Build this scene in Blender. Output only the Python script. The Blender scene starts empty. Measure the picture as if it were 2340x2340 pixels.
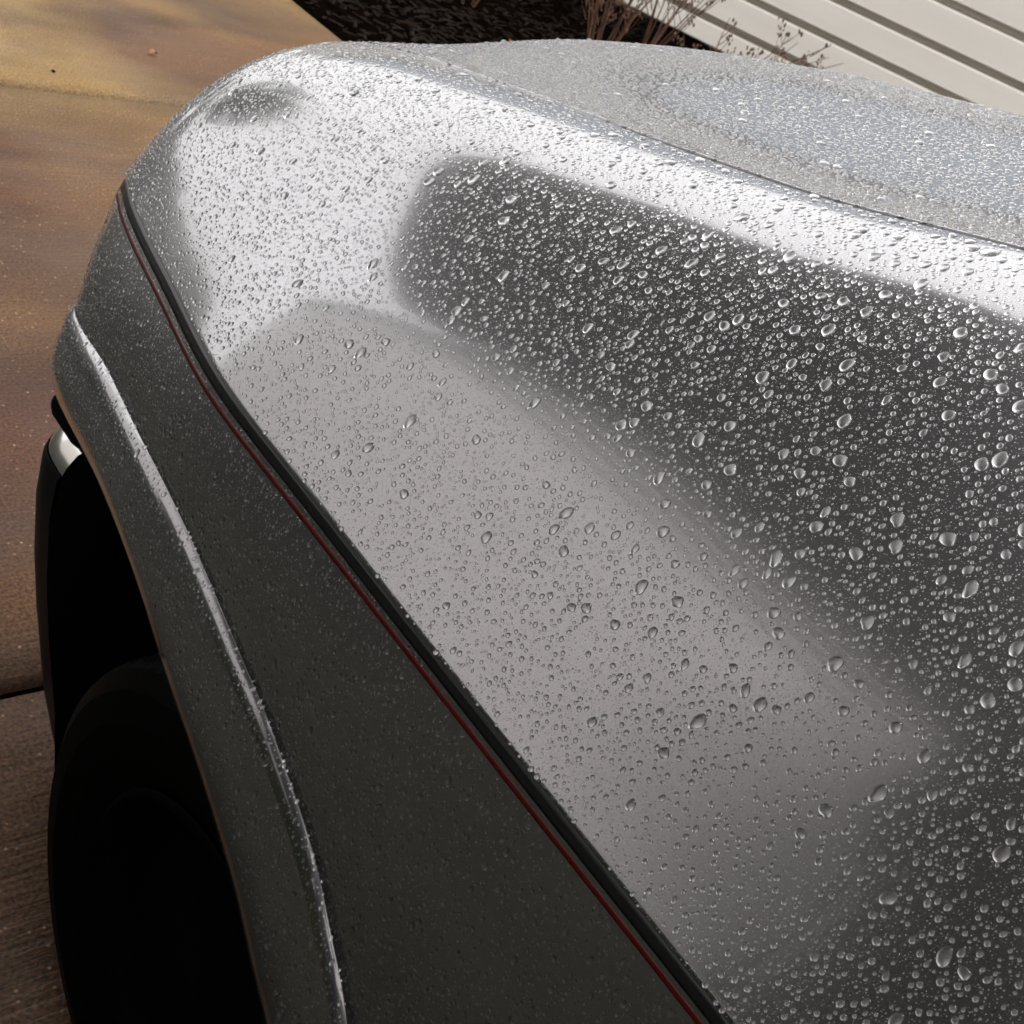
import bpy, bmesh, math, random
import numpy as np
from mathutils import Matrix, Vector, noise as mnoise
random.seed(7); rng = np.random.default_rng(11)
SC = bpy.context.scene
COL = SC.collection
H = 1.42
# ---------------------------------------------------------------- camera
RX = Vector((.7403, .1175, -.6620)); FY = Vector((-.5772, .6161, -.5356)); UZ = RX.cross(FY)
cam = bpy.data.cameras.new('camera'); camo = bpy.data.objects.new('camera', cam); COL.objects.link(camo)
M = Matrix(((RX[0], RX[1], RX[2], 0), (FY[0], FY[1], FY[2], 0), (UZ[0], UZ[1], UZ[2], H), (0, 0, 0, 1)))
camo.matrix_world = M; bpy.context.view_layer.update()
cam.sensor_fit = 'HORIZONTAL'; cam.sensor_width = 3.48; cam.lens = 3.48 / 2 / (1170 / 2756)
cam.clip_start = .02; cam.clip_end = 500
cam.dof.use_dof = True; cam.dof.focus_distance = .85; cam.dof.aperture_fstop = 2.4
SC.camera = camo
# ---------------------------------------------------------------- world (overcast sky) and sun
W = bpy.data.worlds.new('World'); SC.world = W; W.use_nodes = True
nt = W.node_tree; nt.nodes.clear()
def N(nt, t, **k):
    n = nt.nodes.new(t)
    for a, v in k.items(): setattr(n, a, v)
    return n
SUN_EL, SUN_AZ = 62, 108     # degrees; azimuth measured from +Y towards +X
out = N(nt, 'ShaderNodeOutputWorld'); bg = N(nt, 'ShaderNodeBackground')
sky = N(nt, 'ShaderNodeTexSky', sky_type='NISHITA', sun_disc=False); sky.sun_elevation = math.radians(SUN_EL); sky.sun_rotation = math.radians(SUN_AZ)
sky.air_density = 1.5; sky.dust_density = 9
hs = N(nt, 'ShaderNodeHueSaturation'); hs.inputs['Saturation'].default_value = .12
tc = N(nt, 'ShaderNodeTexCoord'); nz = N(nt, 'ShaderNodeTexNoise'); nz.inputs['Scale'].default_value = 1.6; nz.inputs['Detail'].default_value = 5
cr = N(nt, 'ShaderNodeValToRGB'); cr.color_ramp.elements[0].position = .3; cr.color_ramp.elements[0].color = (8.7, 8.7, 8.8, 1)
cr.color_ramp.elements[1].position = .7; cr.color_ramp.elements[1].color = (11.3, 11.2, 11.1, 1)
mx = N(nt, 'ShaderNodeMix', data_type='RGBA'); mx.inputs['Factor'].default_value = .6
L = nt.links.new
L(tc.outputs['Generated'], nz.inputs['Vector']); L(nz.outputs['Fac'], cr.inputs['Fac'])
L(sky.outputs['Color'], hs.inputs['Color']); L(hs.outputs['Color'], mx.inputs['A']); L(cr.outputs['Color'], mx.inputs['B'])
L(mx.outputs['Result'], bg.inputs['Color']); bg.inputs['Strength'].default_value = .14
L(bg.outputs['Background'], out.inputs['Surface'])
sd = bpy.data.lights.new('sun', 'SUN'); so = bpy.data.objects.new('sun', sd); COL.objects.link(so)
sd.energy = 1.2; sd.angle = math.radians(24); sd.color = (1, .95, .88)
el, az = math.radians(SUN_EL), math.radians(SUN_AZ)
so.rotation_euler = Vector((math.sin(az) * math.cos(el), math.cos(az) * math.cos(el), math.sin(el))).to_track_quat('Z', 'Y').to_euler()
SC.view_settings.view_transform = 'Standard'; SC.view_settings.look = 'None'; SC.view_settings.exposure = .80; SC.view_settings.gamma = 1
SC.view_settings.use_curve_mapping = False
SC.cycles.max_bounces = 14; SC.cycles.transmission_bounces = 12; SC.cycles.glossy_bounces = 8; SC.cycles.caustics_refractive = True; SC.cycles.caustics_reflective = True
SC.cycles.sample_clamp_indirect = 24; SC.cycles.use_adaptive_sampling = True; SC.cycles.adaptive_threshold = .03; SC.cycles.adaptive_min_samples = 32
SC.cycles.use_denoising = True

# ---------------------------------------------------------------- helpers
def link(o, parent=None):
    COL.objects.link(o)
    if parent: o.parent = parent
    return o
def mesh_obj(name, verts, faces, mat, parent=None, smooth=False, kind=None):
    me = bpy.data.meshes.new(name)
    verts = np.asarray(verts, dtype=np.float32)
    if isinstance(faces, np.ndarray):
        n, k = faces.shape
        me.vertices.add(len(verts)); me.vertices.foreach_set('co', verts.ravel())
        me.loops.add(n * k); me.loops.foreach_set('vertex_index', faces.astype(np.int32).ravel())
        me.polygons.add(n); me.polygons.foreach_set('loop_start', np.arange(0, n * k, k, dtype=np.int32))
        me.update(calc_edges=True)
    else:
        me.from_pydata([tuple(map(float, v)) for v in verts], [], faces)
    if smooth: me.polygons.foreach_set('use_smooth', [True] * len(me.polygons))
    me.materials.append(mat); me.update()
    o = bpy.data.objects.new(name, me); link(o, parent)
    if kind: o['kind'] = kind
    return o
def empty(name, loc=(0, 0, 0)):
    o = bpy.data.objects.new(name, None); o.location = loc; return link(o)
def tag(o, label=None, cat=None, group=None, kind=None):
    if label: o['label'] = label
    if cat: o['category'] = cat
    if group: o['group'] = group
    if kind: o['kind'] = kind
    return o
def grid_faces(n, m, flip=False):
    i, j = np.meshgrid(np.arange(n - 1), np.arange(m - 1), indexing='ij'); a = (i * m + j).ravel()
    f = np.stack([a, a + 1, a + m + 1, a + m], 1)
    return f[:, ::-1].copy() if flip else f
def box_vf(x0, x1, y0, y1, z0, z1):
    v = [(x, y, z) for x in (x0, x1) for y in (y0, y1) for z in (z0, z1)]
    f = [(0, 1, 3, 2), (4, 6, 7, 5), (0, 4, 5, 1), (2, 3, 7, 6), (0, 2, 6, 4), (1, 5, 7, 3)]
    return v, f
def box(name, b, mat, parent=None, bevel=0):
    v, f = box_vf(*b); o = mesh_obj(name, v, f, mat, parent)
    if bevel:
        bm = bmesh.new(); bm.from_mesh(o.data); bmesh.ops.bevel(bm, geom=bm.edges[:], offset=bevel, segments=2, affect='EDGES', profile=.6); bm.to_mesh(o.data); bm.free()
    return o
def tube_vf(pts, radii, n=6):
    V, F = [], []
    pts = [Vector(p) for p in pts]
    for i, p in enumerate(pts):
        d = (pts[min(i + 1, len(pts) - 1)] - pts[max(i - 1, 0)]).normalized()
        a = d.orthogonal().normalized(); b = d.cross(a)
        for k in range(n):
            t = 2 * math.pi * k / n; V.append(p + (a * math.cos(t) + b * math.sin(t)) * radii[i])
    for i in range(len(pts) - 1):
        for k in range(n): F.append((i * n + k, i * n + (k + 1) % n, (i + 1) * n + (k + 1) % n, (i + 1) * n + k))
    return V, F

# ---------------------------------------------------------------- materials
def mat(name, base=(.5, .5, .5), rough=.5, metal=0, coat=0, coat_rough=.03, spec=.5):
    m = bpy.data.materials.new(name); m.use_nodes = True; b = m.node_tree.nodes['Principled BSDF']
    b.inputs['Base Color'].default_value = (*base, 1); b.inputs['Roughness'].default_value = rough; b.inputs['Metallic'].default_value = metal
    b.inputs['Coat Weight'].default_value = coat; b.inputs['Coat Roughness'].default_value = coat_rough; b.inputs['Specular IOR Level'].default_value = spec
    return m
def nodes(m): return m.node_tree, m.node_tree.nodes['Principled BSDF']
def noise_color(m, scale, c0, c1, p0=.35, p1=.65, detail=6, coord='Object', vec_scale=None, dist=0):
    nt, b = nodes(m)
    tc = N(nt, 'ShaderNodeTexCoord'); nz = N(nt, 'ShaderNodeTexNoise'); nz.inputs['Scale'].default_value = scale; nz.inputs['Detail'].default_value = detail; nz.inputs['Distortion'].default_value = dist
    src = tc.outputs[coord]
    if vec_scale:
        mp = N(nt, 'ShaderNodeMapping'); mp.inputs['Scale'].default_value = vec_scale; nt.links.new(src, mp.inputs['Vector']); src = mp.outputs['Vector']
    cr = N(nt, 'ShaderNodeValToRGB'); e = cr.color_ramp.elements; e[0].position, e[0].color = p0, (*c0, 1); e[1].position, e[1].color = p1, (*c1, 1)
    nt.links.new(src, nz.inputs['Vector']); nt.links.new(nz.outputs['Fac'], cr.inputs['Fac'])
    return cr.outputs['Color'], nz
def mixc(nt, a, b, fac, mode='MIX'):
    m = N(nt, 'ShaderNodeMix', data_type='RGBA', blend_type=mode)
    if hasattr(fac, 'links'): nt.links.new(fac, m.inputs['Factor'])
    else: m.inputs['Factor'].default_value = fac
    for s, k in ((a, 'A'), (b, 'B')):
        if hasattr(s, 'links'): nt.links.new(s, m.inputs[k])
        else: m.inputs[k].default_value = (*s, 1)
    return m.outputs['Result']
def bump(m, height, strength=.5, dist=.01):
    nt, b = nodes(m); bp = N(nt, 'ShaderNodeBump'); bp.inputs['Strength'].default_value = strength; bp.inputs['Distance'].default_value = dist
    nt.links.new(height, bp.inputs['Height']); nt.links.new(bp.outputs['Normal'], b.inputs['Normal']); return bp

PAINT = mat('silver_paint', (.40, .395, .40), .13, 1.0, 1.0, .01)
BRIGHT_WETTED = mat('brightened_wet_paint', (.57, .565, .57), .27, 1)  # paint copy lightened in colour to imitate light gathered inside the drops
nt_, b_ = nodes(PAINT)   # metal flake sparkle and faint clear-coat grain
c_, z_ = noise_color(PAINT, 900, (.41, .403, .41), (.51, .503, .51), .3, .7, 2); nt_.links.new(c_, b_.inputs['Base Color'])
b2 = N(nt_, 'ShaderNodeBsdfPrincipled'); b2.inputs['Metallic'].default_value = 1; b2.inputs['Roughness'].default_value = .42; b2.inputs['Base Color'].default_value = (.44, .435, .44, 1)
mxs = N(nt_, 'ShaderNodeMixShader'); mxs.inputs[0].default_value = .25; om = nt_.nodes['Material Output']
nt_.links.new(b_.outputs[0], mxs.inputs[1]); nt_.links.new(b2.outputs[0], mxs.inputs[2]); nt_.links.new(mxs.outputs[0], om.inputs['Surface'])
WATER = bpy.data.materials.new('water'); WATER.use_nodes = True
b_ = WATER.node_tree.nodes['Principled BSDF']; b_.inputs['Transmission Weight'].default_value = 1; b_.inputs['Roughness'].default_value = 0; b_.inputs['IOR'].default_value = 1.333
b_.inputs['Base Color'].default_value = (1, 1, 1, 1)
BLACK_TAPE = mat('black_tape', (.012, .012, .013), .28)
RED_TAPE = mat('red_tape', (.085, .002, .003), .3)
RUBBER = mat('tyre_rubber', (.0015, .0015, .0015), .5, spec=.03)
PLASTIC = mat('black_plastic', (.004, .004, .0045), .45, spec=.12)
DARK = mat('dark_liner', (.004, .004, .004), .9, spec=.05)
CHROME = mat('bumper_chrome', (.75, .73, .68), .18, 1)
STEEL = mat('black_steel', (.0015, .0015, .003), .6, spec=.04)
GLASS_DARK = mat('tinted_glass', (.02, .025, .03), .03, 0, 0)

# concrete
CONC = mat('wet_concrete', (.3, .22, .15), .5, spec=.35)
nt_, b_ = nodes(CONC)
big, _ = noise_color(CONC, .9, (.068, .030, .015), (.145, .085, .034), .38, .62, 5, 'Object', (1, 1, 1), .6)
strk, _ = noise_color(CONC, 1.6, (.66, .62, .64), (1.15, 1.1, 1.0), .35, .6, 6, 'Object', (.8, 1.9, 1), .3)
fine, zf = noise_color(CONC, 160, (.25, .24, .24), (1.75, 1.72, 1.66), .3, .72, 4)
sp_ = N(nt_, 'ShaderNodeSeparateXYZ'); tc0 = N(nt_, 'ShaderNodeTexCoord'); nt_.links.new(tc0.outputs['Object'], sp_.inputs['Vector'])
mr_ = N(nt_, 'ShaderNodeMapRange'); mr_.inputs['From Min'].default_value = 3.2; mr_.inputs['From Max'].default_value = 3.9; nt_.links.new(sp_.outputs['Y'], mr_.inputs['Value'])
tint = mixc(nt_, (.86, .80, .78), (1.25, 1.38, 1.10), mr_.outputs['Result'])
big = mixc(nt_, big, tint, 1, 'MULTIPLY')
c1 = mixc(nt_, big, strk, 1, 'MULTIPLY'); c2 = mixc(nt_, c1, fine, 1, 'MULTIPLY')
vor = N(nt_, 'ShaderNodeTexVoronoi'); vor.inputs['Scale'].default_value = 70; tcc = N(nt_, 'ShaderNodeTexCoord'); nt_.links.new(tcc.outputs['Object'], vor.inputs['Vector'])
peb = N(nt_, 'ShaderNodeValToRGB'); e = peb.color_ramp.elements; e[0].position, e[0].color = .12, (1, 1, 1, 1); e[1].position, e[1].color = .2, (0, 0, 0, 1)
nt_.links.new(vor.outputs['Distance'], peb.inputs['Fac'])
pc = N(nt_, 'ShaderNodeSeparateColor'); nt_.links.new(vor.outputs['Color'], pc.inputs['Color'])
pr_ = N(nt_, 'ShaderNodeValToRGB'); e = pr_.color_ramp.elements; e[0].position, e[0].color = 0, (.02, .02, .025, 1); e[1].position, e[1].color = 1, (.42, .30, .18, 1)
nt_.links.new(pc.outputs['Red'], pr_.inputs['Fac'])
gate = N(nt_, 'ShaderNodeMath', operation='GREATER_THAN'); gate.inputs[1].default_value = .55; nt_.links.new(pc.outputs['Green'], gate.inputs[0])
gm = N(nt_, 'ShaderNodeMath', operation='MULTIPLY'); nt_.links.new(gate.outputs[0], gm.inputs[0]); nt_.links.new(peb.outputs['Color'], gm.inputs[1])
gm2 = N(nt_, 'ShaderNodeMath', operation='MULTIPLY'); gm2.inputs[1].default_value = .8; nt_.links.new(gm.outputs[0], gm2.inputs[0])
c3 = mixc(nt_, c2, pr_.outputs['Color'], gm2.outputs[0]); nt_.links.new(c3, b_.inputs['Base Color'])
rr, _ = noise_color(CONC, 2.2, (.48, .48, .48), (.78, .78, .78), .35, .65, 5); nt_.links.new(rr, b_.inputs['Roughness'])
bl, zb = noise_color(CONC, 55, (0, 0, 0), (1, 1, 1), .2, .8, 3, 'Object', (.05, 1.4, 1), .2)
hh = mixc(nt_, bl, zf.outputs['Fac'], .38); bump(CONC, hh, .85, .005)

SOIL = mat('dark_mulch', (.012, .009, .007), 1, spec=0); nt_, b_ = nodes(SOIL)
c_, z_ = noise_color(SOIL, 40, (.001, .0008, .0006), (.005, .003, .002), .3, .8, 6); nt_.links.new(c_, b_.inputs['Base Color']); bump(SOIL, z_.outputs['Fac'], .9, .03)
CHIP = mat('mulch_chip', (.03, .018, .01), .9, spec=.1); nt_, b_ = nodes(CHIP)
c_, z_ = noise_color(CHIP, 6, (.002, .0015, .001), (.013, .006, .003), .3, .75, 3); nt_.links.new(c_, b_.inputs['Base Color'])
SIDING = mat('cream_siding', (.62, .56, .48), .45); nt_, b_ = nodes(SIDING)
c_, z_ = noise_color(SIDING, 3, (.84, .78, .70), (.90, .85, .77), .3, .7, 6, 'Object', (1, .25, 3)); nt_.links.new(c_, b_.inputs['Base Color'])
c2_, z2_ = noise_color(SIDING, 60, (0, 0, 0), (1, 1, 1), .3, .7, 4, 'Object', (1, .1, 2)); bump(SIDING, z2_.outputs['Fac'], .15, .002)
TWIG = mat('dry_stem', (.16, .06, .03), .7); nt_, b_ = nodes(TWIG)
c_, z_ = noise_color(TWIG, 9, (.05, .020, .011), (.17, .075, .04), .3, .7, 3); nt_.links.new(c_, b_.inputs['Base Color'])
SEED = mat('dry_seed_head', (.13, .07, .045), .85)
GRASS = mat('lawn_grass', (.05, .07, .03), .9); nt_, b_ = nodes(GRASS)
c_, z_ = noise_color(GRASS, 5, (.004, .0045, .002), (.013, .012, .006), .3, .7, 8); nt_.links.new(c_, b_.inputs['Base Color'])
HEDGE = mat('hedge_leaf', (.022, .032, .012), .7, spec=.2)
STUCCO = mat('pale_grey_wall', (.62, .62, .64), .8); nt_, b_ = nodes(STUCCO)
c_, z_ = noise_color(STUCCO, 2, (.57, .545, .55), (.63, .605, .61), .3, .7, 6); nt_.links.new(c_, b_.inputs['Base Color'])
BLOCKERM = mat('blocker_dark', (.085, .076, .074), .9)
FASCIA = mat('fascia', (.25, .25, .25), .5)
LEAFM = mat('orange_leaf', (.26, .075, .012), .6)

# ---------------------------------------------------------------- car body surfaces (metres; x to the car's right, y to its nose)
def cs(xs, ys):
    xs = np.array(xs, float); ys = np.array(ys, float); n = len(xs)
    h = np.diff(xs); A = np.zeros((n, n)); b = np.zeros(n); A[0, 0] = A[-1, -1] = 1
    for i in range(1, n - 1):
        A[i, i-1] = h[i-1]; A[i, i] = 2 * (h[i-1] + h[i]); A[i, i+1] = h[i]; b[i] = 3 * ((ys[i+1]-ys[i])/h[i] - (ys[i]-ys[i-1])/h[i-1])
    c = np.linalg.solve(A, b)
    def fn(x):
        x = np.asarray(x, float); i = np.clip(np.searchsorted(xs, x) - 1, 0, n - 2)
        t = np.clip(x, xs[0], xs[-1]) - xs[i]; d = (c[i+1]-c[i]) / (3*h[i]); bb = (ys[i+1]-ys[i])/h[i] - h[i]*(2*c[i]+c[i+1])/3
        r = ys[i] + bb*t + c[i]*t*t + d*t**3
        e0 = (ys[1]-ys[0])/h[0] - h[0]*(2*c[0]+c[1])/3
        return np.where(x < xs[0], ys[0] + e0*(x-xs[0]), r)
    return fn
Cx = cs([-.5, .1, .4, .63, .745, .89, 1.03, 1.14, 1.2], [.485, .491, .492, .495, .499, .523, .549, .588, .63])
Gz = cs([-.5, .0, .34, .474, .574, .692, .83, .924, 1.03, 1.15, 1.2], [1.37, 1.315, 1.254, 1.216, 1.193, 1.169, 1.142, 1.122, 1.098, 1.062, 1.045])
Gx = cs([-.5, .9, 1.15, 1.2], [.80, .80, .83, .85])
th0 = cs([-.5, .3, .8, 1.15], [52, 54, 58, 61]); th1 = cs([-.5, .3, .8, 1.15], [16, 14, 9, 4])
al = cs([-.5, .4, .85, 1.15], [.16, .15, .112, .074]); be = cs([-.5, .4, 1.15], [.13, .13, .15])
YR = 1.10; RR = .09
def rollo(y):
    w = np.maximum(y - YR, 0); ang = np.minimum(w / RR, 1.5)
    dy = RR * np.sin(ang); dz = -RR * (1 - np.cos(ang)) - np.maximum(w - 1.5 * RR, 0)
    return dy, dz, np.where(w > 0, YR + dy * .6, y), np.where(w > 0, YR + dy, y)
def top(y, v):
    y = np.asarray(y, float); v = np.asarray(v, float)
    dy, dz, ye, yo = rollo(y)
    x0 = Cx(ye); z0 = .9 + 0 * ye; x3 = Gx(ye); z3 = Gz(ye); a = np.radians(th0(ye)); b = np.radians(th1(ye))
    x1 = x0 + al(ye)*np.cos(a); z1 = z0 + al(ye)*np.sin(a); x2 = x3 - be(ye)*np.cos(b); z2 = z3 - be(ye)*np.sin(b)
    B = lambda p0, p1, p2, p3: (1-v)**3*p0 + 3*v*(1-v)**2*p1 + 3*v*v*(1-v)*p2 + v**3*p3
    X = B(x0, x1, x2, x3) - dz * .55 * (1 - v)**2; Z = B(z0, z1, z2, z3)
    return np.stack([X, yo + 0*X, Z + dz], -1)
DOMEX = cs([0, .05, .12, .20, .28, .38, .5], [0, .005, .016, .040, .068, .092, .103])
def hood(y, x):      # x across, 0 at the left gap .. 1 at the centre line
    y = np.asarray(y, float)
    dy, dz, ye, yo = rollo(y)
    x0 = Gx(ye) + .0019; W_ = 1.30 - x0; d = x * W_
    amp = np.interp(ye, [-.5, .3, .8, 1.15], [1.05, 1.0, .68, .26])
    Z = Gz(ye) + .0008 + DOMEX(np.minimum(d * .5 / .5, .5)) * amp
    return np.stack([x0 + d, yo + .10 * np.clip(x, 0, 1) * np.clip((yo - .6) / .6, 0, 1) + 0*x, Z + dz * np.ones_like(d)], -1)
K3 = np.array([(0.4697, 0.15309999999999999, 0.2535), (0.4697, 0.18309999999999998, 0.37350000000000005), (0.4697, 0.24309999999999998, 0.49350000000000005), (0.4697, 0.3231, 0.5935), (0.4698, 0.34, 0.6127), (0.4699, 0.3666, 0.6349), (0.47, 0.3926, 0.6574), (0.4704, 0.4209, 0.678), (0.4711, 0.4551, 0.696), (0.4718, 0.4896, 0.7103), (0.4725, 0.5259, 0.7248), (0.4732, 0.562, 0.7341), (0.4739, 0.5952, 0.7433), (0.4754, 0.6284, 0.7515), (0.4776, 0.6713, 0.7608), (0.4798, 0.7151, 0.7689), (0.4841, 0.801, 0.7793), (0.4915, 0.872, 0.7812), (0.5001, 0.9541, 0.7833), (0.5067, 1.0177, 0.7767), (.5135, 1.05, .773)])
K2 = K3
K0 = np.array([(0.456, 0.21819999999999998, 0.17460000000000003), (0.456, 0.24819999999999998, 0.30460000000000004), (0.456, 0.3182, 0.41960000000000003), (0.456, 0.3882, 0.5046), (0.4565, 0.425, 0.5288), (0.4571, 0.4568, 0.5518), (0.4579, 0.4943, 0.5754), (0.4587, 0.5358, 0.5956), (0.4597, 0.584, 0.6168), (0.4631, 0.6626, 0.6424), (0.4655, 0.7109, 0.6622), (0.4679, 0.7585, 0.6781), (0.4716, 0.8155, 0.6914), (0.48, 0.8956, 0.696), (0.4866, 0.9595, 0.6944), (0.4917, 1.0079, 0.6932), (.4985, 1.042, .690)])
CY_K3 = np.array([(-.30,0.153),(-.12,0.233),(.10,.313),(.27,.408),(.46,.55),(.66,.70),(.87,.857),(1.05,1.018),(1.08,1.05)])
YC = np.concatenate([np.arange(-.30, 1.05, .005), np.arange(1.05, 1.27, .004)])
def row(K, target, front_dz=0, R=.055):
    # K polyline sampled so its parameter follows the crease parameter YC
    d = np.concatenate([[0], np.cumsum(np.linalg.norm(np.diff(K, axis=0), axis=1))])
    f = [cs(d, K[:, k]) for k in range(3)]
    dd = np.linspace(0, d[-1], 600); yy = f[1](dd); zz = f[2](dd)
    tt = np.interp(target, yy, dd)                      # by y (monotone)
    P = np.stack([g(tt) for g in f], 1)
    s = np.maximum(YC - 1.08, 0)
    e = P[YC <= 1.08][-1]; a = np.minimum(s / R, math.pi / 2 * .96)
    ty = R * np.sin(a); tx = R * (1 - np.cos(a)) + np.maximum(s - R * math.pi / 2, 0)
    ca = .16
    m = YC > 1.08
    P[m, 0] = e[0] + (tx + ty * ca)[m]; P[m, 1] = e[1] + ty[m]; P[m, 2] = e[2] + front_dz * np.minimum(s[m] / .07, 1)
    return P
y3 = np.interp(np.minimum(YC, 1.08), CY_K3[:, 0], CY_K3[:, 1])
r3 = row(K3, y3); r2 = row(K2, y3 * 1.0 - .0 + np.interp(y3, [.3, 1.01], [.004, -.008])); r0 = row(K0, y3 + np.interp(y3, [.14, .3, .5, 1.01], [-.03, .02, -.01, -.016]), -.03)
for r_ in (r3, r2, r0):   # smooth along
    for _ in range(12): r_[1:-1] = .5 * r_[1:-1] + .25 * (r_[:-2] + r_[2:])
r5 = top(YC, np.zeros_like(YC))
def section(i_all=None):
    rows = []
    NB = 26
    for k in range(NB + 1):                # crease -> ledge corner, very slightly crowned
        v = k / NB; p = r5 * (1 - v) + r3 * v; p = p.copy(); p[:, 0] -= .006 * math.sin(math.pi * v); rows.append(p)
    wd = np.interp(YC, [-.3, .1, .5, 1.0, 1.1], [.009, .010, .0115, .010, .008])[:, None]
    rows.append(r3.copy())
    lo = np.interp(YC, [.2, .6], [1, 0])[:, None]
    wd = wd*(1 + .25*lo)
    c1, c2, out_ = r3 + wd*(np.array([-.55, 0, -.48]) + lo*np.array([-.12, 0, .10])), r3 + wd*np.array([-1.02, 0, -1.0]), r3 + wd*np.array([-1.12, 0, -2.3])
    for k in range(1, 15):
        v = k / 14; rows.append((1-v)**3*r3 + 3*v*(1-v)**2*c1 + 3*v*v*(1-v)*c2 + v**3*out_)
    for k in range(1, 13):
        v = k / 12; p = out_ * (1 - v) + r0 * v; p[:, 0] -= .006 * math.sin(math.pi * v); rows.append(p)
    lip = r0
    for off in ((.002, 0, -.003), (.006, 0, -.0035), (.028, 0, .002), (.030, 0, .03)): rows.append(lip + np.array(off))
    return rows
side_rows = section()
NV = 90
vv = np.linspace(1, 0, NV + 1)
top_rows = [top(YC, np.full_like(YC, v)) for v in vv]
# crease fillet: replace last row of top / first of side by a small rounded edge
fil = .0022
pA = r5 + (top(YC, np.full_like(YC, .02)) - r5) / np.linalg.norm(top(YC, np.full_like(YC, .02)) - r5, axis=1)[:, None] * fil
dS = side_rows[3] - r5; pB = r5 + dS / np.linalg.norm(dS, axis=1)[:, None] * fil
fillet = [(1-v)**2*pA + 2*v*(1-v)*r5 + v*v*pB for v in np.linspace(0, 1, 7)]
# gap edge folded down
g0 = top_rows[0]; fold = [g0 + np.array([.0005, 0, -.03]), g0 + np.array([.0005, 0, -.001]), g0 + np.array([.0003, 0, -.0003])]
allrows = fold + top_rows[:-1] + fillet + side_rows[1:]
G = np.stack(allrows, 1)     # [t, row, 3]
nT, nR = G.shape[:2]
car = empty('car', (1.3, -.6, 0))
tag(car, 'silver car covered in raindrops with black and red pinstripes along its fender', 'car')
def reparent(o, p=car): 
    o.parent = p; o.matrix_parent_inverse = p.matrix_basis.inverted() if p is car else Matrix(); return o
def part(name, v, f, m, smooth=False, parent=None, bevel=0):
    o = mesh_obj(name, v, f, m, None, smooth)
    if parent is None: reparent(o)
    else: o.parent = parent
    return o
car.matrix_world = Matrix.Translation((1.3, -.6, 0))
def normals(G):
    a = np.gradient(G, axis=0); b = np.gradient(G, axis=1); n = np.cross(a, b); n /= np.linalg.norm(n, axis=-1, keepdims=True) + 1e-12
    return n
fender = part('fender', G.reshape(-1, 3), grid_faces(nT, nR), PAINT, True)
def mirror(G): 
    M_ = G.copy(); M_[..., 0] = 2.6 - M_[..., 0]; return M_
part('fender', mirror(G[::3, ::2]).reshape(-1, 3), grid_faces(len(G[::3]), len(G[0, ::2]), True), PAINT, True)
# hood
YH = np.concatenate([np.arange(-.30, 1.06, .008), np.arange(1.06, 1.27, .006)])
xh = np.concatenate([np.linspace(0, 1, 90)])
HG = np.stack([hood(YH, np.full_like(YH, x)) for x in xh], 1)
HF = np.concatenate([HG[:, :1] + np.array([-.0003, 0, -.03]), HG[:, :1] + np.array([-.0003, 0, -.001]), HG[:, :1] + np.array([-.0002, 0, -.0005]), HG], 1)
HF = np.concatenate([HF, mirror(HF)[:, ::-1][:, 1:]], 1)
hood_o = part('hood', HF.reshape(-1, 3), grid_faces(HF.shape[0], HF.shape[1], True), PAINT, True)
# stripes
def strip(name, d0, d1, m, off=.0003):
    src = np.stack([fillet[-1]] + side_rows[1:8], 1)
    seg = np.linalg.norm(np.diff(src, axis=1), axis=2); cum = np.concatenate([np.zeros((nT, 1)), np.cumsum(seg, 1)], 1)
    rows = []
    nn = normals(np.stack([side_rows[k] for k in (1, 2, 3)], 1))[:, 1]
    sgn = np.sign((nn * np.array([-1, 0, .3])).sum(1))[:, None]; nn = nn * sgn
    for d, o_ in [(d0, 0), (d0, off)] + [(d0 + (d1-d0)*k/3, off) for k in (1, 2)] + [(d1, off), (d1, 0)]:
        P = np.stack([[np.interp(d, cum[i], src[i, :, k]) for k in range(3)] for i in range(nT)]); rows.append(P + nn * o_)
    g = np.stack(rows, 1)[:len(YC[YC < 1.12])]
    return part(name, g.reshape(-1, 3), grid_faces(g.shape[0], g.shape[1]), m, False)
strip('black_stripe', .0005, .0125, BLACK_TAPE); strip('red_stripe', .0172, .0222, RED_TAPE)

# front face, bumper, lamps
def vface(name, poly, y, m, th=.02):
    n = len(poly); v = [(x, y, z) for x, z in poly] + [(x, y - th, z) for x, z in poly]
    f = [tuple(range(n))[::-1], tuple(range(n, 2*n))] + [(i, (i+1) % n, n + (i+1) % n, n + i) for i in range(n)]
    return part(name, v, f, m)
vface('front_panel', [(.74, .62), (1.86, .62), (1.86, .78), (1.70, .90), (.90, .90), (.74, .78)], 1.17, PAINT)
gr = vface('grille', [(.95, .66), (1.65, .66), (1.65, .88), (.95, .88)], 1.19, PLASTIC, .015)
for k in range(6):
    o = box('grille_bar', (.96, 1.64, 1.19, 1.20, .68 + k*.035, .69 + k*.035), CHROME); o.parent = gr
for s in (0, 1):
    x0_, x1_ = (.76, .94) if s == 0 else (1.66, 1.84)
    v, f = box_vf(x0_, x1_, 1.172, 1.19, .66, .80); part('headlight', v, f, GLASS_DARK)
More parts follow.
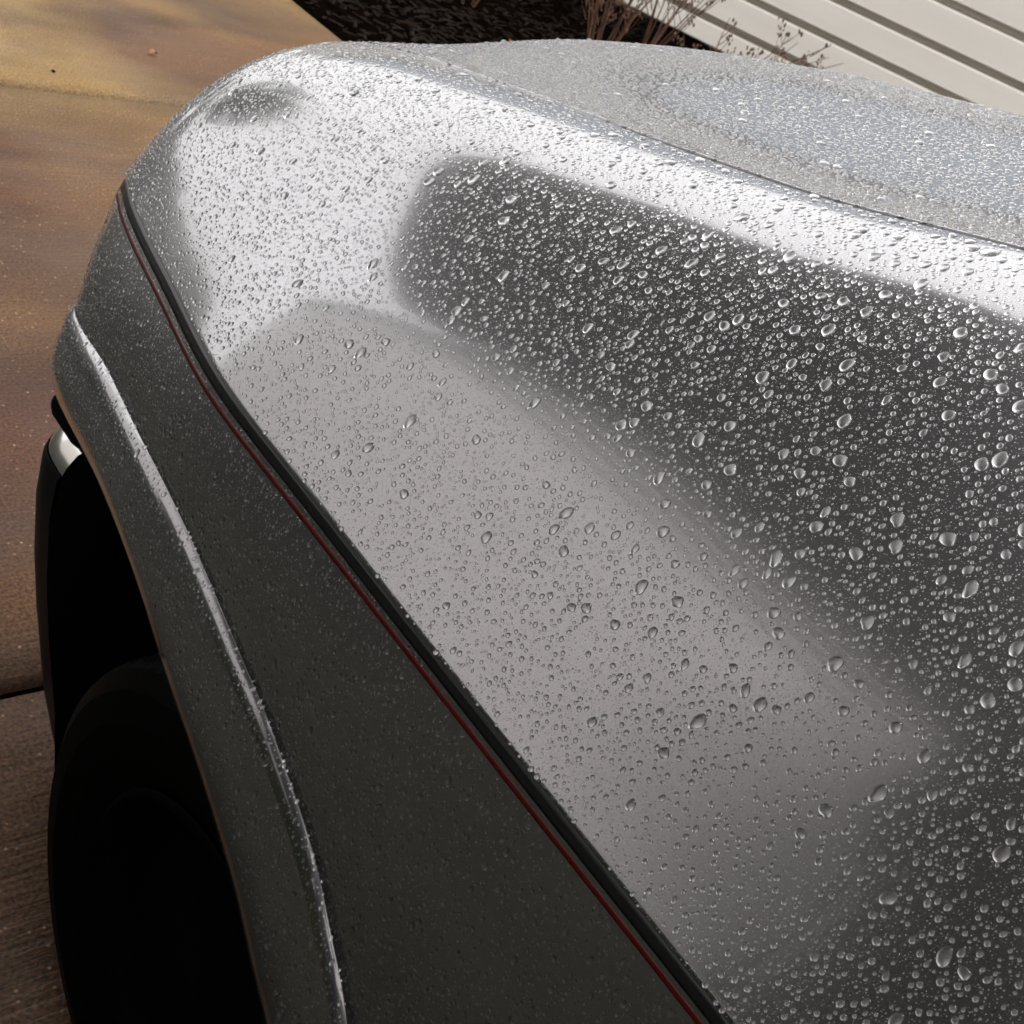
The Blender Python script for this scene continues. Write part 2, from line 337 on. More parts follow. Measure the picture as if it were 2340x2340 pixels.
# bumper wrapping the corner: profile stations from z .60 down
bz = [.60, .595, .585, .53, .44, .35, .27, .20, .04]
bx = [.52, .516, .512, .512, .522, .537, .553, .567, .590]
def bumper_grid(zs, xs, inset=0):
    g = []
    for z, x in zip(zs, xs):
        r = .07; line = [(x + inset, 1.012), (x + inset, 1.035)]
        for k in range(9):
            a = math.pi/2 * k/8; line.append((x + inset + r*(1-math.cos(a)), 1.04 + r*math.sin(a)))
        line += [(.9, 1.19), (1.3, 1.22), (1.7, 1.19)]
        line += [(2.6 - p[0], p[1]) for p in line[:11][::-1]]
        g.append([(p[0], p[1], z) for p in line])
    return np.array(g)
ch = bumper_grid([.628, .626, .618, .603, .592], [.555, .537, .525, .516, .512])
inner = bumper_grid([.628], [.60])[0:1]
g = np.concatenate([inner, ch]); part('bumper_trim', g.reshape(-1, 3), grid_faces(g.shape[0], g.shape[1]), CHROME, True)
g = bumper_grid([.5915] + bz[2:], [.5105] + [b - .005 + (.02 if b > .58 else 0) for b in bx[2:]]); part('bumper', g.reshape(-1, 3), grid_faces(g.shape[0], g.shape[1]), PLASTIC, True)
g = bumper_grid([.62, .40, .12], [.60, .60, .63]); part('bumper_core', g.reshape(-1, 3), grid_faces(3, g.shape[1]), DARK)
# rear edge return of the bumper shell
e1 = bumper_grid([.628, .592, .53, .44, .35, .27, .20, .04], [.542, .514, .508, .517, .532, .548, .562, .585])[:, 0]; e2 = e1 + np.array([.08, -.002, 0])
part('bumper_edge', np.stack([e1, e2], 1).reshape(-1, 3), grid_faces(len(e1), 2), DARK)
# dark side lamp recess under the fender's front tip
v, f = box_vf(.514, .62, 1.0, 1.082, .628, .662); lamp = part('corner_recess', v, f, DARK)
bm = bmesh.new(); bm.from_mesh(lamp.data); bmesh.ops.bevel(bm, geom=bm.edges[:], offset=.014, segments=3, affect='EDGES', profile=.5); bm.to_mesh(lamp.data); bm.free()
# wheel housing
hs_ = []
yc_, zc_ = .60, .33
for x in (.60, .80):
    for k in range(25):
        a = math.radians(-35 + 250 * k / 24); hs_.append((x, yc_ + .355 * math.cos(a), zc_ + .33 * math.sin(a)))
hv = np.array(hs_); f = [(k, k+1, 26+k, 25+k) for k in range(24)] + [tuple(range(25, 50))]
part('wheel_liner', hv, f, DARK)
def lathe(profile, n=64, modfn=None):
    V, F = [], []
    for i, (x, r) in enumerate(profile):
        for k in range(n):
            a = 2*math.pi*k/n; rr = r + (modfn(i, k) if modfn else 0); V.append((x, rr*math.cos(a), rr*math.sin(a)))
    m = len(profile)
    for i in range(m-1):
        for k in range(n): F.append((i*n+k, i*n+(k+1) % n, (i+1)*n+(k+1) % n, (i+1)*n+k))
    return V, F
def make_wheel(loc, rz=0, flip=1):
    w = empty('wheel', (0, 0, 0)); w.parent = car; w.matrix_parent_inverse = Matrix.Translation((-1.3, .6, 0)); w.location = loc; w.rotation_euler = (0, 0, rz)
    R = .325
    prof = [(-.085, .20), (-.098, .235), (-.104, .27), (-.098, .30), (-.085, R-.006), (-.072, R), (-.050, R+.002), (-.048, R-.007), (-.040, R-.007), (-.038, R+.003), (-.006, R+.003), (-.004, R-.007), (.004, R-.007), (.006, R+.003), (.038, R+.003), (.040, R-.007), (.048, R-.007), (.050, R+.002), (.072, R), (.085, R-.006), (.098, .30), (.104, .27), (.098, .235), (.085, .20)]
    prof = [(x*flip*.95, r) for x, r in prof]
    tread = lambda i, k: (-.006 if (k % 2 == 0 and (i in (5, 6, 9, 10, 13, 14, 17, 18))) else 0)
    V, F = lathe(prof, 120, tread); t = mesh_obj('tyre', V, F, RUBBER, w)
    pr = [(-.085*flip, .203), (-.09*flip, .195), (-.07*flip, .185), (-.05*flip, .16), (-.06*flip, .06), (-.07*flip, .0)]
    V, F = lathe(pr, 48); mesh_obj('rim', V, F, STEEL, w, True)
    return w
make_wheel((.562, .52, .338)); make_wheel((2.038, .52, .338), 0, -1)
# cab: windscreen, doors, sills behind the camera position
def quad_part(name, pts, m, th=(0, 0, -.02)):
    v = list(pts) + [tuple(np.array(p) + np.array(th)) for p in pts]; n = len(pts)
    return part(name, v, [tuple(range(n)), tuple(range(n, 2*n))[::-1]] + [(i, n+i, n+(i+1) % n, (i+1) % n) for i in range(n)], m)
quad_part('windscreen', [(.78, -.31, 1.35), (1.82, -.31, 1.35), (1.68, -.85, 1.72), (.92, -.85, 1.72)], GLASS_DARK)
quad_part('roof_panel', [(.9, -.86, 1.73), (1.7, -.86, 1.73), (1.7, -2.3, 1.76), (.9, -2.3, 1.76)], PAINT)
for s in (0, 1):
    X = (lambda x: x) if s == 0 else (lambda x: 2.6 - x)
    quad_part('door', [(X(.485), -.31, .9), (X(.455), .10, .25), (X(.46), -1.4, .25), (X(.485), -1.4, .9)], PAINT, (.04 if s == 0 else -.04, 0, 0))
    quad_part('shoulder_panel', [(X(.486), -.31, .902), (X(.486), -1.4, .902), (X(.78), -1.4, 1.33), (X(.78), -.31, 1.33)], PAINT, (.02 if s == 0 else -.02, 0, -.02))

# ---------------------------------------------------------------- driveway
drive = empty('driveway'); tag(drive, kind='structure')
def slab(x0, x1, y0, y1, seed):
    n = 24; xs = np.linspace(x0, x1, n); ys = np.linspace(y0, y1, n)
    b = .006
    xs = np.concatenate([[x0], [x0 + b], xs[1:-1], [x1 - b], [x1]]); ys = np.concatenate([[y0], [y0 + b], ys[1:-1], [y1 - b], [y1]])
    g = np.zeros((len(xs), len(ys), 3)); rg = np.random.default_rng(seed)
    for i, x in enumerate(xs):
        for j, y in enumerate(ys):
            e_ = (i in (0, len(xs)-1)) or (j in (0, len(ys)-1))
            g[i, j] = (x + (rg.normal(0, .0012) if e_ else 0), y + (rg.normal(0, .0015) if e_ else 0), -.12 if e_ else 0)
            if (i in (1, len(xs)-2)) or (j in (1, len(ys)-2)): g[i, j, 2] = -.0015 if not e_ else -.12
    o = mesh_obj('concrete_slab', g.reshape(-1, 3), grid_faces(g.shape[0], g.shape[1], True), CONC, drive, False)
    return o
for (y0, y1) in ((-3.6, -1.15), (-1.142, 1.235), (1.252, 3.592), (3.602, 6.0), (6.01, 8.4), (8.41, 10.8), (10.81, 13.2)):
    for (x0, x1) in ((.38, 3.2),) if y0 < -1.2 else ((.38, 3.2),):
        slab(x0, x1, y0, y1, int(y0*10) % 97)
box('joint_filler', (.36, 3.24, -4, 13.2, -.14, -.022), SOIL, drive)
# ground
gv = [(-60, -60, -.02), (60, -60, -.02), (60, 60, -.02), (-60, 60, -.02)]
gv = [(x, y, -.16) for x, y, z in gv]
tag(mesh_obj('ground', gv, [(0, 1, 2, 3)], SOIL), kind='structure')
lw = box('lawn', (-40, .375, -30, 40, -.1, -.01), GRASS); tag(lw, kind='structure')
lf = box('far_lawn', (-40, 60, 13.3, 60, -.1, -.012), GRASS); tag(lf, kind='structure')
# bed of mulch
n = 90; xs = np.linspace(3.205, 7.4, n); ys = np.linspace(-2, 13.2, 2*n); g = np.zeros((n, 2*n, 3))
for i, x in enumerate(xs):
    for j, y in enumerate(ys): g[i, j] = (x, y, -.03 + .05 * mnoise.noise(Vector((x*1.5, y*1.5, 0))) * min(1, (x-3.2)*3) + .02*mnoise.noise(Vector((x*7, y*7, 3))) + min(.03, (x-3.2)*.1))
tag(mesh_obj('planting_bed', g.reshape(-1, 3), grid_faces(n, 2*n, True), SOIL, None, True), kind='structure')
V, F = [], []
for k in range(6000):
    x = 3.25 + 3.5*random.random(); y = 3.2 + 5*random.random(); z = .0 + .03*random.random()
    a = random.random()*6.3; l = .012 + .03*random.random(); w_ = .004 + .008*random.random(); t = (random.random()-.5)*.6
    d = Vector((math.cos(a), math.sin(a), t)).normalized()*l; s_ = Vector((-math.sin(a), math.cos(a), (random.random()-.5)*.8))*w_; c = Vector((x, y, z)); up = Vector((0, 0, .004))
    b0 = len(V); V += [c-d-s_, c+d-s_, c+d+s_, c-d+s_, c-d*.8+up, c+d*.8+up]; F += [(b0, b0+1, b0+5, b0+4), (b0+3, b0+4, b0+5, b0+2), (b0, b0+4, b0+3), (b0+1, b0+2, b0+5)]
tag(mesh_obj('mulch', [tuple(v) for v in V], F, CHIP), kind='stuff')

# ---------------------------------------------------------------- house wall with lap siding
house = empty('house', (6.85, 6, 0)); tag(house, 'cream lap sided house wall behind the planting bed', 'house')
th = math.atan(.45); house.rotation_euler = (0, 0, th)
zb = [.03, .205, .425, .65, .905] + [.905 + .245*k for k in range(1, 8)]
for i in range(len(zb)-1):
    z0, z1 = zb[i], zb[i+1]
    y0, y1 = -14, 5
    prof = [(-.056, z0), (-.059, z0+.007), (-.0575, z0+.02), (-.046, z1-.060), (-.036, z1-.048), (.07, z1-.042), (.072, z1-.001), (.078, z1-.001), (.078, z0)]
    m_ = len(prof); v = [(x, y, z) for y in (y0, y1) for x, z in prof]
    f = [(k, (k+1) % m_, m_+(k+1) % m_, m_+k) for k in range(m_)] + [tuple(range(m_))[::-1], tuple(range(m_, 2*m_))]
    mesh_obj('siding_board', v, f, SIDING, house)
box('foundation', (.08, .2, -14, 5, -.2, .20), mat('foundation', (.2, .19, .17), .8), house)
box('wall', (.08, .18, -14, 5, .2, 2.66), SIDING, house)
box('starter_strip', (-.020, .01, -14, 5, -.005, .029), mat('green_grey_trim', (.17, .17, .12), .7), house)
box('eave', (-.4, .3, -14.2, 5.2, 2.66, 2.78), FASCIA, house)
rv = [(-.45, -14.3, 2.78), (-.45, 5.3, 2.78), (4.5, 5.3, 7.4), (4.5, -14.3, 7.4)]; rv += [(x, y, z+.06) for x, y, z in rv]
mesh_obj('roof', rv, [(0, 1, 2, 3), (7, 6, 5, 4), (0, 4, 5, 1), (1, 5, 6, 2), (2, 6, 7, 3), (3, 7, 4, 0)], mat('blue_grey_roof', (.15, .175, .21), .8), house)

# ---------------------------------------------------------------- dry plants
def dry_plant(x, y, h, n, seed, lean=(0, 0), label='', spread=.25, heads=True):
    r = random.Random(seed); root = empty('dry_shrub', (x, y, 0)); tag(root, label, 'dry shrub', 'dry shrubs in the planting bed')
    sv, sf, hv_, hf = [], [], [], []
    for k in range(n):
        a = r.random()*6.3; sp = spread*(.2 + r.random()); hh = h*(.6 + .5*r.random())
        p0 = Vector((math.cos(a)*.03, math.sin(a)*.03, -.02)); tip = Vector((math.cos(a)*sp + lean[0]*hh, math.sin(a)*sp + lean[1]*hh, hh))
        pts = [p0.lerp(tip, t) + Vector((r.gauss(0, .012), r.gauss(0, .012), 0))*t + Vector((math.cos(a), math.sin(a), 0))*sp*.25*(t*(1-t))*-1 for t in (0, .25, .5, .75, 1)]
        rad = .0058*(.7+.6*r.random()); V_, F_ = tube_vf(pts, [rad, rad*.9, rad*.75, rad*.5, rad*.25], 5); b0 = len(sv); sv += V_; sf += [tuple(i+b0 for i in f_) for f_ in F_]
        for q in range(r.randint(4, 8)):
            t = .35 + .6*r.random(); s0 = pts[0].lerp(pts[-1], t); a2 = r.random()*6.3; l = h*(.10 + .16*r.random())
            e0 = s0 + Vector((math.cos(a2)*.6, math.sin(a2)*.6, .9))*l
            V_, F_ = tube_vf([s0, s0.lerp(e0, .5) + Vector((0, 0, -.01)), e0], [rad*.4, rad*.3, rad*.15], 4); b0 = len(sv); sv += V_; sf += [tuple(i+b0 for i in f_) for f_ in F_]
            if heads:
                for u in range(5):
                    c = e0 + Vector((r.gauss(0, .012), r.gauss(0, .012), r.gauss(0, .014))); s = .004 + .006*r.random(); b0 = len(hv_)
                    hv_ += [c+Vector(d)*s for d in ((1, 0, 0), (-1, 0, 0), (0, 1, 0), (0, -1, 0), (0, 0, 1.4), (0, 0, -1.4))]
                    hf += [tuple(b0+i for i in t_) for t_ in ((0, 2, 4), (2, 1, 4), (1, 3, 4), (3, 0, 4), (2, 0, 5), (1, 2, 5), (3, 1, 5), (0, 3, 5))]
    mesh_obj('stems', [tuple(v) for v in sv], sf, TWIG, root)
    if heads: mesh_obj('seed_heads', [tuple(v) for v in hv_], hf, SEED, root, False, 'stuff')
    return root
dry_plant(5.75, 5.15, .80, 9, 1, (.1, -.3), 'tall dry shrub with seed heads in front of the siding', .42)
dry_plant(5.3, 5.9, .9, 11, 2, (0, 0), 'reddish brown dry shrub near the far left end of the siding', .3)
dry_plant(4.6, 5.5, .8, 11, 3, (0, 0), 'dry shrub of thin rust brown stems in the middle of the bed', .3)
dry_plant(4.9, 4.7, .75, 12, 4, (.05, 0), 'low dry shrub of rust stems close behind the raised hood', .35)
dry_plant(5.65, 4.5, .55, 7, 5, (.2, -.5), 'small dry shrub with curled twigs against the lowest siding board', .35)
dry_plant(5.2, 4.2, .50, 6, 6, (.1, -.2), 'sparse dry shrub with brown seed heads rising over the edge of the hood', .35)
# green weed and red leaves
def leaf(name, loc, l, w_, m, rz, label, cat):
    V, F = [], []
    for i in range(7):
        t = i/6; hw = w_*math.sin(math.pi*min(1, t*.9+.06)); z = .012*math.sin(t*3)
        V += [(l*t, -hw, z+.004), (l*t, 0, z), (l*t, hw, z+.004)]
    for i in range(6):
        for k in (0, 1): F.append((i*3+k, i*3+k+1, i*3+3+k+1, i*3+3+k))
    o = mesh_obj(name, V, F, m); o.location = loc; o.rotation_euler = (.1, .1, rz); return tag(o, label, cat)
leaf('fallen_leaf', (2.06, 4.02, .004), .036, .010, LEAFM, .3, 'small orange leaf lying on the far concrete slab', 'leaf')
leaf('fallen_leaf', (3.95, 4.35, .03), .09, .02, mat('green_leaf', (.05, .12, .02), .6), -.4, 'small green leaf on the dark mulch', 'leaf')
leaf('fallen_leaf', (4.35, 4.75, .05), .10, .035, mat('red_leaf', (.3, .04, .015), .6), .8, 'dull red leaf on the dark mulch beyond the hood', 'leaf')
# grit and pebbles on the slab
for (px_, py_, r_, lab) in ((1.62, 3.75, .007, 'dark speck of grit on the far slab near the joint'), (.80, 1.62, .007, 'dark pebble on the near slab left of the bumper')):
    bm = bmesh.new(); bmesh.ops.create_icosphere(bm, subdivisions=2, radius=r_)
    for v in bm.verts: v.co *= 1 + .25*mnoise.noise(v.co*200); v.co.z *= .6
    me = bpy.data.meshes.new('pebble'); bm.to_mesh(me); bm.free(); me.materials.append(DARK); o = bpy.data.objects.new('pebble', me); link(o); o.location = (px_, py_, r_*.4); tag(o, lab, 'pebble')

# ---------------------------------------------------------------- what the paint mirrors: neighbour building on the left, plus blockers added to darken the paint
nb = empty('neighbour_building', (-2.74, -.45, 0)); nb.rotation_euler = (0, 0, math.radians(20)); tag(nb, 'tall pale grey building left of the driveway mirrored in the fender', 'building')
box('wall', (-5, 0, -5, 17, 0, 7.0), STUCCO, nb); box('roof', (-5.2, .12, -5.2, 17.2, 7.003, 7.25), FASCIA, nb); box('plinth', (-.1, .03, -5, 22, 0, .75), mat('plinth', (.05, .05, .045), .8), nb)
def prism(name, poly, z0, z1, m, parent, bul=0):
    n = len(poly); v = [(x, y, z0) for x, y in poly] + [(x, y, z1) for x, y in poly]
    return mesh_obj(name, v, [tuple(range(n))[::-1], tuple(range(n, 2*n))] + [(i, (i+1) % n, n+(i+1) % n, n+i) for i in range(n)], m, parent)
cp = empty('blocker', (0, 0, 0)); tag(cp, 'added dark awning above the driveway mirrored in the fender', 'blocker')  # added unseen panel, outline shaped to darken the fender's reflection
prism('blocker_panel', [(.80, 1.45), (1.12, 2.1), (1.25, 3.0), (1.15, 3.7), (.85, 4.02), (.4, 4.12), (-1.3, 4.08), (-1.72, 3.97), (-1.72, 3.65), (-1.42, 3.2), (-1.55, 2.82), (-2.0, 2.4), (-2.5, 1.82), (-2.86, 1.15), (-3.0, .68), (-.8, .9), (.3, 1.1)], 3.2, 3.25, BLOCKERM, cp)
edge = [(-1.72, 3.65), (-1.42, 3.2), (-1.55, 2.82), (-2.0, 2.4), (-2.5, 1.82), (-2.86, 1.15), (-3.0, .68)]
for d_, w_ in ((.02, .05), (.09, .045), (.165, .042), (.25, .038), (.35, .034), (.47, .03), (.61, .027), (.78, .024)):  # added strips thin out to fade the panel's mirrored edge
    a_ = [(x - d_*.72, y + d_*.69) for x, y in edge]; b_ = [(x - (d_+w_)*.72, y + (d_+w_)*.69) for x, y in edge]
    prism('blocker_slat', a_ + b_[::-1], 3.205, 3.235, BLOCKERM, cp)
t5 = empty('added_tree', (-2.2, -.12, 0)); tag(t5, 'small added dark leafy tree beside the driveway mirrored in the lower fender', 'tree')  # unseen tree added to darken what the lower fender mirrors
V_, F_ = tube_vf([(0, 0, -.1), (.03, 0, .8), (0, .05, 1.7), (.02, 0, 2.6)], [.07, .055, .04, .02], 8); mesh_obj('trunk', V_, F_, TWIG, t5)
V, F = [], []
for k in range(12000):
    d = Vector((random.gauss(0, 1), random.gauss(0, 1), random.gauss(0, 1))).normalized() * (random.random() ** .42); c = Vector((d.x*.75, d.y*.95, 2.6 + d.z*.95))
    if mnoise.noise(c*1.6) < -.22: continue
    a = Vector((random.gauss(0, 1), random.gauss(0, 1), random.gauss(0, 1))).normalized(); b = a.orthogonal().normalized(); s_ = .035 + .03*random.random(); b0 = len(V)
    V += [c - a*s_, c + b*s_*.6, c + a*s_, c - b*s_*.6]; F.append((b0, b0+1, b0+2, b0+3))
mesh_obj('crown', [tuple(v) for v in V], F, HEDGE, t5)['kind'] = 'stuff'
# tree ahead of the car, mirrored in the nose
tr = empty('tree', (.35, 12.5, 0)); tag(tr, 'dark leafy tree ahead of the car mirrored in its nose', 'tree')
V_, F_ = tube_vf([(0, 0, -.1), (.05, 0, 1.5), (0, .05, 3), (.02, 0, 4.4)], [.14, .11, .08, .03], 8); mesh_obj('trunk', V_, F_, TWIG, tr)
V, F = [], []
for k in range(9000):
    d = Vector((random.gauss(0, 1), random.gauss(0, 1), random.gauss(0, 1))).normalized() * (random.random() ** .4); c = Vector((d.x*1.7, d.y*1.5, 4.2 + d.z*1.7)) * 1
    if mnoise.noise(c*1.3) < -.18: continue
    a = Vector((random.gauss(0, 1), random.gauss(0, 1), random.gauss(0, 1))).normalized(); b = a.orthogonal().normalized(); s_ = .06 + .05*random.random(); b0 = len(V)
    V += [c - a*s_, c + b*s_*.6, c + a*s_, c - b*s_*.6]; F.append((b0, b0+1, b0+2, b0+3))
mesh_obj('crown', [tuple(v) for v in V], F, HEDGE, tr)['kind'] = 'stuff'

hg = empty('added_hedge', (-2.74, -.45, 0)); hg.rotation_euler = (0, 0, math.radians(20)); tag(hg, 'dark clipped hedge at the foot of the grey building mirrored to darken the fender side', 'added_hedge')  # unseen greenery added to keep the fender side dark
box('inner_mass', (.05, .60, -6, 5, 0, 1.8), HEDGE, hg)
V, F = [], []
for k in range(16000):
    side = random.random(); y = -6 + 11*random.random()
    c = Vector((.62 + .05*random.gauss(0, 1), y, 1.88*random.random())) if side < .7 else Vector((.65*random.random(), y, 1.86 + .04*random.gauss(0, 1)))
    a = Vector((random.gauss(0, 1), random.gauss(0, 1), random.gauss(0, 1))).normalized(); b = a.orthogonal().normalized(); s_ = .025 + .025*random.random(); b0 = len(V)
    V += [c - a*s_, c + b*s_*.6, c + a*s_, c - b*s_*.6]; F.append((b0, b0+1, b0+2, b0+3))
mesh_obj('leaves', [tuple(v) for v in V], F, HEDGE, hg)['kind'] = 'stuff'
V, F = [], []
for k in range(9000):
    x = -30 + 60*random.random(); hmax = 4.6 + 2.4*mnoise.noise(Vector((x*.12, 0, 0))) + 1.2*mnoise.noise(Vector((x*.6, 3, 0))); c = Vector((x, 38 + 2*random.random(), hmax*random.random()**.7))
    a = Vector((random.gauss(0, 1), random.gauss(0, .3), random.gauss(0, 1))).normalized(); b = a.orthogonal().normalized(); s_ = .25 + .25*random.random(); b0 = len(V)
    V += [c - a*s_, c + b*s_*.6, c + a*s_, c - b*s_*.6]; F.append((b0, b0+1, b0+2, b0+3))
tag(mesh_obj('tree_line', [tuple(v) for v in V], F, mat('bare_woods', (.20, .19, .18), .9)), 'far grey tree line beyond the lawn mirrored in the fender nose', None, None, 'stuff')
# the photographer, mirrored faintly in the paint
PHN = mat('phone_black', (.015, .015, .016), .2); COAT = mat('dark_coat', (.02, .02, .024), .8); JEAN = mat('dark_jeans', (.02, .024, .035), .85); SKIN = mat('skin', (.45, .27, .19), .5); HAIR = mat('brown_hair', (.03, .018, .01), .7)
pf = Vector((.66, .75, 0)).normalized(); pl = Vector((-.75, .66, 0)).normalized(); pc_ = Vector((-.30, -.27, 0))
def W_(f_, l_, z_): return pc_ + pf*f_ + pl*l_ + Vector((0, 0, z_))
def skin(name, pts, edges, rad, m, parent, sub=1, root=0):
    me = bpy.data.meshes.new(name); me.from_pydata([tuple(p) for p in pts], edges, []); o = bpy.data.objects.new(name, me); link(o, parent)
    sm = o.modifiers.new('skin', 'SKIN'); sm.use_smooth_shade = True
    for i_, r_ in enumerate(rad): me.skin_vertices[0].data[i_].radius = (r_, r_) if not isinstance(r_, tuple) else r_
    me.skin_vertices[0].data[root].use_root = True
    ss = o.modifiers.new('sub', 'SUBSURF'); ss.levels = ss.render_levels = sub; me.materials.append(m); return o
pe = empty('person', (0, 0, 0)); tag(pe, 'person in dark coat and jeans holding a phone over the car', 'person')
P_ = [W_(0, 0, .95), W_(.01, 0, 1.15), W_(.02, 0, 1.34), W_(.04, 0, 1.46), W_(.02, .19, 1.41), W_(.08, .27, 1.17), W_(.30, .14, 1.36), W_(.02, -.19, 1.41), W_(.08, -.27, 1.17), W_(.30, -.07, 1.34)]
skin('coat', P_, [(0, 1), (1, 2), (2, 3), (2, 4), (4, 5), (5, 6), (2, 7), (7, 8), (8, 9)], [(.20, .13), (.19, .13), (.21, .13), .06, .075, .055, .038, .075, .055, .038], COAT, pe, 2)
P_ = [W_(0, 0, .92), W_(0, .10, .86), W_(.03, .11, .48), W_(0, .12, .09), W_(.17, .13, .04), W_(0, -.10, .86), W_(.03, -.11, .48), W_(0, -.12, .09), W_(.17, -.13, .04)]
skin('trousers', P_, [(0, 1), (1, 2), (2, 3), (3, 4), (0, 5), (5, 6), (6, 7), (7, 8)], [(.15, .11), .095, .065, .05, .04, .095, .065, .05, .04], JEAN, pe, 2)
bm = bmesh.new(); bmesh.ops.create_icosphere(bm, subdivisions=4, radius=1)
for v in bm.verts:
    c = v.co; x_, y_, z_ = c.x*.075, c.y*.095, c.z*.115
    if z_ < 0: x_ *= 1 + z_*2.2; 
    if c.y > .6:   # face forward: nose, eye sockets, mouth
        y_ += .022*math.exp(-(x_/.012)**2 - ((z_+.008)/.022)**2); y_ -= .008*math.exp(-((abs(x_)-.03)/.014)**2 - ((z_-.012)/.012)**2); y_ += .005*math.exp(-(x_/.025)**2 - ((z_+.05)/.008)**2)
    y_ += 0; x_ += math.copysign(.012, x_)*math.exp(-((y_+.005)/.014)**2 - (z_/.022)**2) if abs(c.x) > .85 else 0
    v.co = (x_, y_, z_)
me = bpy.data.meshes.new('head'); bm.to_mesh(me); bm.free(); me.materials.append(SKIN); me.polygons.foreach_set('use_smooth', [True]*len(me.polygons))
hd = bpy.data.objects.new('head', me); link(hd, pe); hd.location = W_(.09, 0, 1.615); hd.rotation_euler = (-.42, 0, math.atan2(-pf.x, pf.y))
bm = bmesh.new(); bmesh.ops.create_icosphere(bm, subdivisions=3, radius=1)
for v in bm.verts:
    c = v.co; v.co = (c.x*.083, c.y*.103 - .012, max(c.z, -.5 if c.y < .1 else .42)*.122 + .004)
me = bpy.data.meshes.new('hair'); bm.to_mesh(me); bm.free(); me.materials.append(HAIR); me.polygons.foreach_set('use_smooth', [True]*len(me.polygons))
hr = bpy.data.objects.new('hair', me); link(hr, hd)
skin('neck', [W_(.03, 0, 1.44), W_(.07, 0, 1.56)], [(0, 1)], [.055, .05], SKIN, pe)
Mc = camo.matrix_world
def Lc(x_, y_, z_): return Mc @ Vector((x_, y_, z_))
for sx, wr in ((-.118, W_(.30, .14, 1.36)), (.016, W_(.30, -.07, 1.34))):
    d_ = -1 if sx < 0 else 1
    palm = Lc(sx + d_*.022, -.035, .022); P_ = [wr, wr.lerp(palm, .6), palm]; E_ = [(0, 1), (1, 2)]; Rr = [.026, (.034, .02), (.036, .018)]
    for q in range(4):
        yk = .012 - .019*q; ln = (.8, 1, .95, .75)[q]; b0 = len(P_)
        P_ += [Lc(sx + d_*.02, yk - .01, .012), Lc(sx + d_*.012*ln, yk, -.002), Lc(sx - d_*.010*ln, yk, -.004), Lc(sx - d_*.022*ln, yk - .002, .0)] if False else [Lc(sx + d_*.024, yk - .012, .02), Lc(sx + d_*.020, yk, .006), Lc(sx + d_*.012*ln, yk + .002, .001)]
        E_ += [(2, b0), (b0, b0+1), (b0+1, b0+2)]; Rr += [.009, .0085, .007]
    b0 = len(P_); P_ += [Lc(sx + d_*.010, -.045, .026), Lc(sx - d_*.012, -.030, .024)]; E_ += [(2, b0), (b0, b0+1)]; Rr += [.011, .009]
    skin('hand', P_, E_, Rr, SKIN, pe, 1, 2)
bm = bmesh.new(); bmesh.ops.create_cube(bm, size=1)
for v in bm.verts: v.co = (v.co.x*.124 - .052, v.co.y*.060 - .022, v.co.z*.008 + .0075)
bmesh.ops.bevel(bm, geom=bm.edges[:], offset=.0025, segments=2, affect='EDGES')
me = bpy.data.meshes.new('phone'); bm.to_mesh(me); bm.free(); me.materials.append(PHN); ph_ = bpy.data.objects.new('phone', me); link(ph_); ph_.matrix_world = Mc.copy(); tag(ph_, 'black phone held in both hands above the fender', 'phone')


# ---------------------------------------------------------------- raindrops
camp = np.array([0, 0, H]); Rm = np.array([list(RX), list(FY), list(UZ)])   # world <- camera
def project(P):
    d = (P - camp) @ Rm
    z = -d[..., 2]
    return d[..., 0]/z*2756/1170, d[..., 1]/z*2756/1170, z
def nd(P):
    return np.array([mnoise.noise(Vector(p)) for p in P])
class Surf:
    def __init__(s, G, nref, offs=0):
        s.G = G; n = normals(G); sg = np.sign((n*np.array(nref)).sum(-1).mean()); s.N = n*sg
        a = np.linalg.norm(np.cross(G[1:, :-1]-G[:-1, :-1], G[:-1, 1:]-G[:-1, :-1]), axis=-1)
        C = .25*(G[1:, 1:]+G[:-1, :-1]+G[1:, :-1]+G[:-1, 1:]); u, v, z = project(C); fac = ((C-camp)*s.N[:-1, :-1]).sum(-1)
        inn = (np.abs(u) < 1.15) & (np.abs(v) < 1.15) & (fac < .02) & (z > 0)
        far = ~inn & (C[..., 1] > -.3)
        s.W = []
        for k_ in (0, 1):
            w_ = a*(inn + (.38*far if k_ else 0)); s.W.append((w_.sum(), np.cumsum(w_.ravel())/w_.sum()))
        s.a = a
    def sample(s, n, wide):
        if wide: n = int(n*s.W[1][0]/s.W[0][0])
        k = np.searchsorted(s.W[int(wide)][1], rng.random(n)); i, j = np.unravel_index(np.minimum(k, s.a.size-1), s.a.shape)
        f, g = rng.random(n)[:, None], rng.random(n)[:, None]
        bl = lambda Q: Q[i, j]*(1-f)*(1-g) + Q[i+1, j]*f*(1-g) + Q[i, j+1]*(1-f)*g + Q[i+1, j+1]*f*g
        P = bl(s.G); n_ = bl(s.N); n_ /= np.linalg.norm(n_, axis=1, keepdims=True); return P, n_
S_top = Surf(np.stack(top_rows, 1)[:, 1:], (-.5, 0, .8)); S_hood = Surf(HG, (0, 0, 1)); S_side = Surf(np.stack(side_rows[2:-8], 1), (-1, 0, .2))
cells = {}
CS = .008
